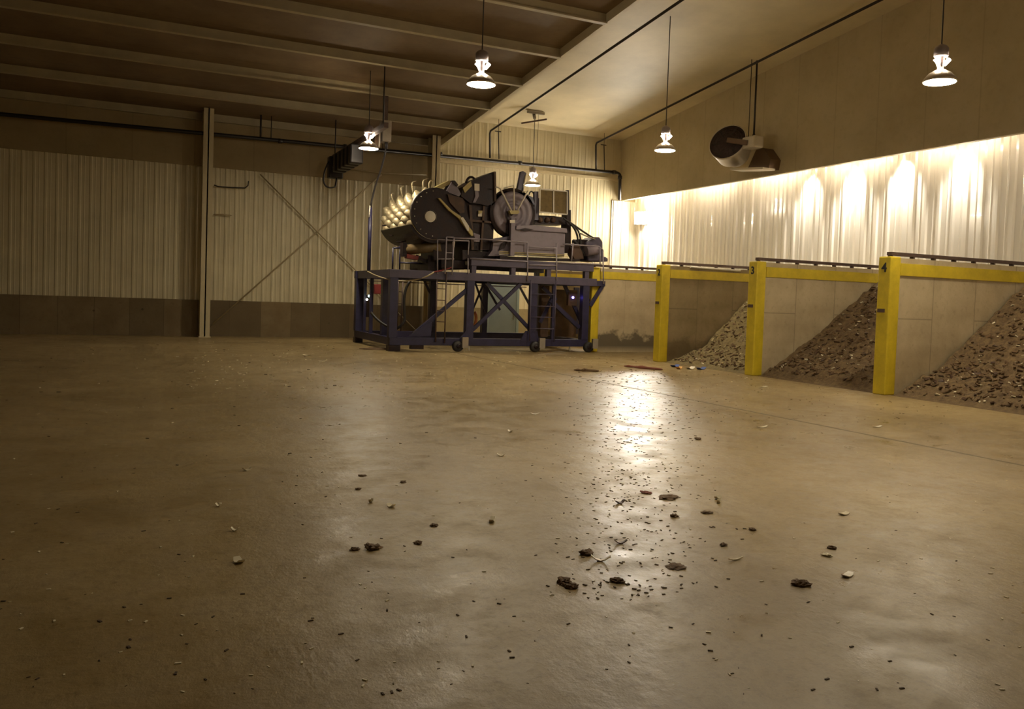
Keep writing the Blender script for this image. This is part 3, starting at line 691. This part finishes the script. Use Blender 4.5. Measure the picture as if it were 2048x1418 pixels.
MB().tube([N_(1051,350,.58),N_(1044,386,.58)],.02,8).build('arm_rod','chrome',tm)
# screen frame
f=[(1080,378),(1134,383),(1134,429),(1079,424)]
for a,b in ((f[0],f[1]),(f[1],f[2]),(f[2],f[3]),(f[3],f[0]),((1107,380),(1107,426))):
    MB().bar(N_(*a,.1),N_(*b,.1),.035,.035,(0,1,0)).build('screen_frame','pale',tm)
quad([(1081,380),(1107,382),(1107,425),(1080,423)],.02,'screen_panel','mesh',.12)
quad([(1107,382),(1133,384),(1132,428),(1107,426)],.02,'screen_panel','mesh',.12)
quad([(1069,383),(1077,383),(1077,440),(1069,440)],.1,'screen_post','bluegrey',.2)
quad([(1134,380),(1138,380),(1138,420),(1134,420)],.1,'screen_post','mach',.2)
quad([(1134,420),(1142,420),(1142,506),(1130,506)],.35,'rear_column','mach',.25)
quad([(1063,394),(1078,396),(1078,440),(1066,440)],.3,'screen_post','mach',.3)
# engine below the screen
quad([(1069,430),(1108,432),(1136,436),(1134,449),(1069,449)],.7,'engine_block','mach',.3)
for px in (1080,1094,1106): MB().lathe([(0,.06),(.07,.06),(.085,0)],N_(px,440,.28),(0,-1,0),14).build('engine_pulley','mach2',tm)
MB().tube(bez(N_(1058,390,.3),N_(1060,380,.3),N_(1067,380,.3),N_(1068,394,.3)),.02,8).build('hose','hose',tm)
# tank and hopper
quad([(1029,458),(1131,466),(1129,514),(1026,508)],.9,'tank','grey',.0,.02)
quad([(1033,452),(1070,450),(1134,457),(1135,466),(1120,465),(1032,459)],1.0,'tank_lid','grey',-.06,.01)
quad([(1050,456),(1068,459),(1050,462),(1038,459)],.03,'lid_latch','mach',-.08)
quad([(987,482),(1021,473),(1021,512),(976,512),(985,500)],.8,'hopper','grey',.1)
quad([(1003,487),(1018,478),(1009,496),(998,501)],.04,'hopper_slot','mach',.05)
quad([(985,478),(1021,472),(1021,478),(985,484)],.6,'hopper_lip','bluegrey',.0)
for i in range(3):
    MB().bar(N_(998,503+i*3,-.03),N_(1136,510+i*3,-.03),.02,.02).build('pinstripe_rail','mustard' if i<2 else 'chrome',tm)
quad([(1000,512),(1160,518),(1160,523),(1000,519)],.4,'track_channel','mach',-.02)
# right hand drive: housing, hoses, cylinder
quad([(1172,486),(1190,474),(1200,474),(1206,484),(1206,520),(1196,524),(1176,522)],.7,'drive_housing','bluegrey',.1,.04)
quad([(1158,478),(1180,480),(1180,522),(1160,520)],.5,'drive_motor','mach',.25,.03)
dcyl=N_(1186,500,.0); MB().tube([dcyl+Vector((-.25,0,-.05)),dcyl+Vector((.12,0,.02))],.16,18).build('drive_drum','grey',tm)
quad([(1200,512),(1212,514),(1216,517),(1216,523),(1200,524)],.2,'shaft_stub','bluegrey',.05,.02)
for a,b,c,d_,r_ in (((1132,440),(1150,452),(1158,470),(1155,490),.035),((1125,436),(1145,446),(1162,462),(1190,478),.03),((1140,450),(1160,452),(1165,480),(1158,505),.03),((1146,480),(1155,486),(1162,500),(1170,512),.04),((1140,495),(1150,502),(1158,510),(1152,518),.035)):
    MB().tube(bez(N_(*a,.1),N_(*b,.05),N_(*c,.05),N_(*d_,.1)),r_,8).build('hose','hose',tm)
MB().tube([N_(1158,466,.0),N_(1190,479,.0)],.022,8).build('cylinder_rod','chrome',tm)
quad([(1146,492),(1156,488),(1166,505),(1168,518),(1150,520),(1143,508)],.3,'valve_block','mach2',.0,.02)
MB().tube([N_(1186,524),N_(1185,535)],.03,8).build('valve','pale',tm)
# railings
def rails(segs,r=.021,m='railing',yo=-.12):
    for a,b in segs: MB().tube([N_(*a,yo),N_(*b,yo)],r,8).build('handrail',m,tm)
rails([((960,478),(1055,485)),((905,476),(960,478)),((940,517),(1055,523)),((1058,494),(1113,496)),((1058,530),(1112,531)),((1113,525),(1203,529)),((1126,488),(1198,493)),
       ((1055,485),(1055,562)),((1113,487),(1113,562)),((1200,493),(1200,530)),((1146,486),(1143,522)),((1198,493),(1206,500)),((1206,500),(1207,568))])
rails([((875,479),(938,482)),((875,479),(875,548)),((938,482),(936,510)),((875,518),(908,518)),((936,516),(936,548)),((893,474),(908,475))],.018)
rails([((786,496),(800,496)),((786,496),(785,545)),((800,496),(799,545)),((799,525),(857,528)),((799,492),(806,505))],.025,'blue',1.2)
# ladders
def ladder(x0,x1,top0,top1,bot,rungs,yo,m,label=None):
    o=MB().tube([N_(x0,top0,yo),N_(x0-3,bot,yo)],.022,8).tube([N_(x1,top1,yo),N_(x1-4,bot+2,yo)],.022,8).build('ladder',m,tm)
    for ry in rungs: MB().tube([N_(x0-1,ry,yo),N_(x1-2,ry+1,yo)],.014,6).build('rung',m,o)
    return o
ladder(893,908,474,475,548,(505,),-.16,'railing'); ladder(874,893,558,545,684,(577,600,621,643),-.14,'rail')
ladder(1062,1112,560,560,682,(588,612,634,657),-.2,'bluegrey')
ladder(797,806,560,560,660,(583,606,630),1.5,'rail')
# mast at the left end
e0=onX(738,546,6.5); MB().tube([Vector((e1.x,e1.y,zt1-.05)),e1],.055,12).build('cable_mast','blue',tm)
MB().tube([e1+Vector((-.05,-.05,-.3)),e1+Vector((-.03,-.05,.05))],.02,8).build('mast_conduit','pale',tm)
# hoses and control gear inside the left end
MB().tube(bez(N_(822,560,.5),N_(795,590,.5),N_(818,640,.5),N_(805,648,.5))+bez(N_(805,648,.5),N_(795,665,.6),N_(765,655,.8),N_(742,625,1.2))[1:],.038,10).build('hose','hose',tm)
MB().tube(bez(N_(735,543,1.),N_(790,575,.0),N_(850,560,-.12),N_(868,544,-.12)),.02,8).build('loose_cable','rod',tm)
MB().tube(bez(N_(868,544,-.12),N_(885,541,-.12),N_(895,538,-.1),N_(905,534,0)),.02,8).build('loose_cable','red',tm)
cb=onX(752,578,XA+.3); MB().box(cb-Vector((.1,.15,.15)),cb+Vector((.12,.15,.15))).build('control_box','red',tm,bevel=.02)
for px,py,mm in ((738,592,'led2'),(734,599,'led1')):
    c=onX(px,py,XA+.02); MB().lathe([(0,.04),(.025,.03),(.032,0),(0,0)],c,(-.6,-.8,0),10).build('indicator_light',mm,tm)
cb2=onX(737,612,XA+.25); MB().box(cb2-Vector((.1,.15,.35)),cb2+Vector((.1,.15,.35))).build('control_cabinet','mach2',tm,bevel=.02)
c=N_(1146,595,.2); MB().lathe([(0,.04),(.03,.03),(.04,0),(0,0)],c,(-.3,-1,0),10).build('indicator_light','led3',tm)
MB().box((c.x-.15,c.y+.01,c.z-.25),(c.x+.15,c.y+.15,c.z+.15)).build('lamp_bracket','mach2',tm)
MB().tube(bez(N_(949,624,2.),N_(954,630,2.),N_(953,645,2.),N_(947,655,2.)),.05,8).build('orange_sleeve','orange',tm)
MB().box((N_(1083,600,1.).x,YN+1.,.4),(N_(1098,600,1.).x,YN+1.2,2.)).build('chute_panel','mach2',tm)
MB().box((N_(1112,600,1.).x,YN+1.2,.4),(N_(1160,600,1.).x,YN+1.3,1.9)).build('chute_panel','mach2',tm)

# ------------------------------------------------------------------ litter on the floor
def clump(px,py,size,label,m='leafbr',grp='clumps of compost dropped on the floor',flat=.35,cat='debris',name='compost_clump'):
    p=onZ(px,py); s=size; me=bmesh.new(); bmesh.ops.create_icosphere(me,subdivisions=3,radius=1)
    sd=random.uniform(0,99)
    for v in me.verts:
        d=1+.55*noise.fractal(v.co*1.6+Vector((sd,0,0)),1,2,4); v.co=Vector((v.co.x*s*d,v.co.y*s*d*.8,max(0,(v.co.z*.5+.25)*s*flat*2*d)))
    mm=bpy.data.meshes.new(name); me.to_mesh(mm); me.free(); mm.materials.append(MT[m])
    o=bpy.data.objects.new(name,mm); COL.objects.link(o); o.location=p; o.rotation_euler.z=random.uniform(0,6)
    return tag(o,label,cat,grp)
def chip(px,py,l,w,label,m='crumb_l',ang=None,curl=.02,grp='chips and scraps lying on the floor',name='wood_chip',cat='chip'):
    p=onZ(px,py); M=MB(); n=5
    a=ang if ang is not None else random.uniform(0,3.1); g=[]
    for i in range(n):
        u=i/(n-1)*2-1; ww=w*(.65+.35*math.cos(u*1.2))*random.uniform(.8,1.1)
        for z in (0,.006):
            for s_ in (-1,1): g.append((u*l/2,s_*ww/2,z+curl*u*u+.001))
    fs=[]
    for i in range(n-1):
        b=i*4; fs+=[(b,b+4,b+5,b+1),(b+2,b+3,b+7,b+6),(b,b+2,b+6,b+4),(b+1,b+5,b+7,b+3)]
    fs+=[(0,1,3,2),(4*n-4,4*n-2,4*n-1,4*n-3)]
    M.add(g,fs); o=M.build(name,m); o.location=p; o.rotation_euler.z=a
    return tag(o,label,cat,grp)
clump(1172,1108,.05,'brown clump beside a white curled scrap at the bottom middle of the floor')
clump(748,1098,.045,'largest of the dark leaf bits left of centre near the bottom')
clump(738,1092,.03,'small dark bit behind the dark leaf bits at lower left')
clump(710,1100,.03,'pale brown leaf bit at the left end of the leaf row')
clump(1602,1170,.05,'dark brown clump at the bottom right corner of the floor')
clump(1337,995,.09,'flat brown smear of compost right of the glare',flat=.12)
clump(1292,986,.05,'reddish brown clump at the right edge of the glare','redbr',flat=.2)
clump(1128,1165,.05,'loose clump at the bottom left of the glare')
clump(1142,1175,.04,'loose clump just behind the bottom edge left of the glare')
clump(1234,1163,.04,'olive clump under the lower end of the glare')
clump(1415,1026,.045,'long dark bit right of the pale chips on the floor',flat=.2)
clump(1505,1060,.03,'small dark pellet alone in the lower right floor')
clump(1447,1091,.03,'small dark pellet left of the lower right floor')
clump(1396,879,.04,'dark pellet right of the glare at mid distance')
clump(1348,1033,.035,'dark clump just right of the lower glare')
clump(1665,1097,.03,'brown clump behind a round pale pebble at right')
clump(1352,1134,.06,'long olive smear at the lower right edge of the glare',flat=.12)
clump(806,965,.03,'dark bit at left of the lower floor beside a second bit')
clump(724,952,.035,'thin brown leaf bit far left on the floor',flat=.2)
clump(716,979,.025,'dark pellet under the thin leaf bit at left')
clump(868,1052,.03,'dark pellet in the loose row at lower left')
clump(836,1087,.03,'dark pellet at the lower end of the loose row at left')
clump(748,698,.38,'flat brown heap of spilled dirt beside the left foot of the machine','leafbr',flat=.05)
clump(1655,1112,.03,'round pale pebble at the lower right of the floor','crumb_l',name='pebble',cat='pebble',grp=None)
chip(1240,1007,.085,.035,'dark rectangular wood chip in the middle of the glare','rail',0.2)
chip(1241,1087,.085,.03,'dark rectangular wood chip at the lower part of the glare','rail',-.3)
chip(1201,1122,.12,.03,'long white curled scrap at the foot of the glare','scrapw',-.5,.03,name='plastic_scrap',cat='scrap')
chip(478,1125,.08,.05,'cream wood chip at the lower left of the floor')
chip(782,1014,.06,.05,'cream chip with a dark shadow left of centre on the floor')
chip(742,1005,.04,.03,'small cream chip left of the cream chip on the floor')
chip(494,941,.08,.04,'pale yellow chip at far left on the floor')
chip(470,1062,.05,.03,'pale chip above the cream chip at the lower left')
chip(437,1013,.04,.03,'small white fleck at the far left edge of the floor')
chip(1435,998,.07,.04,'larger of the two pale chips right of the brown smear')
chip(1437,1006,.05,.03,'smaller of the two pale chips right of the brown smear')
chip(1695,1152,.10,.05,'white torn scrap at the lower right corner of the floor','scrapw',.4,.01,name='plastic_scrap',cat='scrap')
chip(1688,1029,.10,.05,'pale torn scrap above the white scrap at lower right','crumb_l',.2,.01,name='plastic_scrap',cat='scrap')
chip(1472,1120,.12,.015,'long thin pale splinter at the lower right of the floor','crumb_l',.1,.01)
chip(1755,854,.16,.06,'white paper scrap at the right edge of the floor near post 4','scrapw',.1,.01,name='paper_scrap',cat='scrap')
chip(1070,829,.12,.05,'white curled chip left of the glare at mid distance','scrapw',-.3,.02)
chip(1020,864,.07,.04,'white fleck left of the curled chip at mid distance','scrapw')
chip(1002,912,.08,.05,'cream chip alone in the middle of the floor')
chip(984,1043,.10,.04,'pale splinter pair in the lower middle of the floor')
chip(1527,774,.22,.08,'pale flat scrap on the floor before the post reading 3','crumb_l',.2,.01,name='plastic_scrap',cat='scrap')
chip(1524,855,.16,.05,'pale splinter on the floor beyond the slab joint')
chip(614,711,.22,.12,'cream chip before the left wall','crumb_l')
chip(645,723,.18,.08,'paler chip nearest the cream chip before the left wall','crumb_l')
# coloured rubbish by post 2
for px,py,l,w,m,lb in ((1350,734,.30,.16,'scrapb','blue plastic scrap at the foot of the pale heap, nearest post 2'),(1402,739,.38,.14,'scrapb','second blue plastic scrap at the foot of the pale heap'),(1358,738,.22,.12,'scrapo','orange plastic scrap between the blue scraps'),(1380,738,.35,.14,'scrapw','white plastic scrap between the blue scraps')):
    chip(px,py,l,w,lb,m,.5,.05,'coloured plastic scraps by the pale heap','plastic_scrap','scrap')
for i,(a,b,lb) in enumerate((((1248,734),(1325,741),'dark red stick lying on the floor before post 2'),((1148,742),(1196,744),'dark stick lying on the floor left of the red stick'))):
    p=onZ(*a); q=onZ(*b); pts=[p+(q-p)*t+Vector((.05*math.sin(t*9),.06*math.sin(t*13),.025)) for t in [k/9 for k in range(10)]]
    tag(MB().tube(pts,[.012,.03,.02,.035,.05,.05,.03,.03,.02,.01],8).build('stick','redbr' if i==0 else 'leafbr'),lb,'stick','sticks on the floor')
# fine crumbs nobody could count
rnd=random.Random(3)
CR=thing('floor_crumbs','fine dark crumbs and pale wood flecks strewn over the floor','debris',(8,12,0)); CR['kind']='stuff'
for m,nm_,n,lb in (('crumb_d','dark_crumbs',1500,'fine dark crumbs of compost strewn over the floor'),('crumb_l','pale_crumbs',1200,'fine pale wood flecks strewn over the floor')):
    C=MB()
    for _ in range(n):
        k=rnd.random()
        if m=='crumb_d' and k<.55: px=rnd.gauss(1265,75); py=rnd.uniform(740,1000) if rnd.random()<.75 else rnd.uniform(1000,1200)
        elif k<.68 and m!='crumb_d': px=rnd.uniform(380,1700); py=rnd.uniform(683,790)
        elif k<.75: px=rnd.uniform(1180,1900); py=rnd.uniform(715,850)
        else: px=rnd.uniform(0,2048); py=690+700*rnd.random()**1.7
        p=onZ(px,py); 
        if not(XL+.3<p.x<12.7 and p.y<28.9 and p.y>1): continue
        s_=rnd.uniform(.004,.013)*(2.2 if p.y>14 else (1.3 if p.y>8 else 1.)); R3=Matrix.Rotation(rnd.uniform(0,6.3),3,'Z')
        C.box((-s_,-s_*.4,0),(s_,s_*.4,s_*.35),R3,p)
    o=C.build(nm_,m,CR,fix=False); o['kind']='stuff'

# ------------------------------------------------------------------ lights
def spot(loc,tgt,e,ang,blend,col=(1,.93,.82),r=.15,name='added_wall_washer'):
    l=bpy.data.lights.new(name,'SPOT'); l.energy=e; l.spot_size=math.radians(ang); l.spot_blend=blend; l.color=col; l.shadow_soft_size=r
    o=bpy.data.objects.new(name,l); COL.objects.link(o); o.location=loc
    o.rotation_euler=(Vector(tgt)-Vector(loc)).to_track_quat('-Z','Y').to_euler(); return o
def flood(y,e,zt,ang,label):  # added unseen washers that brighten patches of the white liner
    x,z=18.14,5.80
    t=thing('added_wall_washer',label,'lamp',(x,y,z),'added lights tucked behind the bulkhead')
    MB().box((x-.1,y-.18,z+.03),(x+.1,y+.18,z+.16)).build('housing','ballast',t,bevel=.02)
    MB().box((x-.03,y-.03,z+.15),(x+.03,y+.03,6.1)).build('mounting_arm','ballast',t)
    spot((x,y,z),(XW,y,zt),e,ang,1.,r=.08)
flood(27.6,900,3.9,85,'added hidden light washing the white liner next to the back corner')
flood(19.6,230,3.3,80,'added hidden light washing the white liner above the bay between posts 2 and 3')
flood(17.9,330,3.3,80,'added hidden light washing the white liner beside post 3')
flood(16.2,330,3.3,80,'added hidden light washing the white liner just beyond post 3')
flood(14.4,230,3.3,80,'added hidden light washing the white liner between posts 3 and 4')
# added tube lights, unseen behind the bulkhead, brighten the whole liner evenly
for i in range(9):
    y0=28.6-i*3.2
    t=thing('added_strip_light','added tube light %s behind the bulkhead'%('nearest the back corner' if i==0 else 'number %d from the back corner'%(i+1)),'lamp',(17.86,y0-1.2,5.95),'added tube lights hidden behind the bulkhead')
    MB().box((17.78,y0-2.4,5.96),(17.94,y0,6.09)).build('housing','ballast',t)
    MB().tube([(17.86,y0-2.35,5.93),(17.86,y0-.05,5.93)],.025,8).build('tube','strip',t)
# big wall floodlight next to the corner, glaring towards the camera
wf=onX(1284,436,18.2); fdv=Vector((-.74,-.66,-.10)).normalized()
t=thing('wall_floodlight','glaring white floodlight on the liner beside the back corner','lamp',tuple(wf))
sd=fdv.cross(Vector((0,0,1))).normalized(); uu=sd.cross(fdv)
def rb_(w_,h_,d0,d1): 
    return MB().prism([wf+sd*a*w_+uu*b*h_+fdv*d0 for a,b in ((-1,-1),(1,-1),(1,1),(-1,1))],fdv*(d1-d0))
rb_(.32,.26,-.14,-.01).build('housing','ballast',t,bevel=.02)
rb_(.29,.23,-.005,.015).build('lens','flood',t)
MB().bar(wf-fdv*.1,wf+Vector((.2,.0,0)),.08,.08).build('mounting_arm','ballast',t)
w=bpy.data.worlds.new('world'); S.world=w; w.use_nodes=True
w.node_tree.nodes['Background'].inputs[0].default_value=(1,.85,.62,1); w.node_tree.nodes['Background'].inputs[1].default_value=.02
S.view_settings.view_transform='Standard'; S.view_settings.look='None'; S.view_settings.gamma=1; S.view_settings.exposure=1.28
S.cycles.max_bounces=8
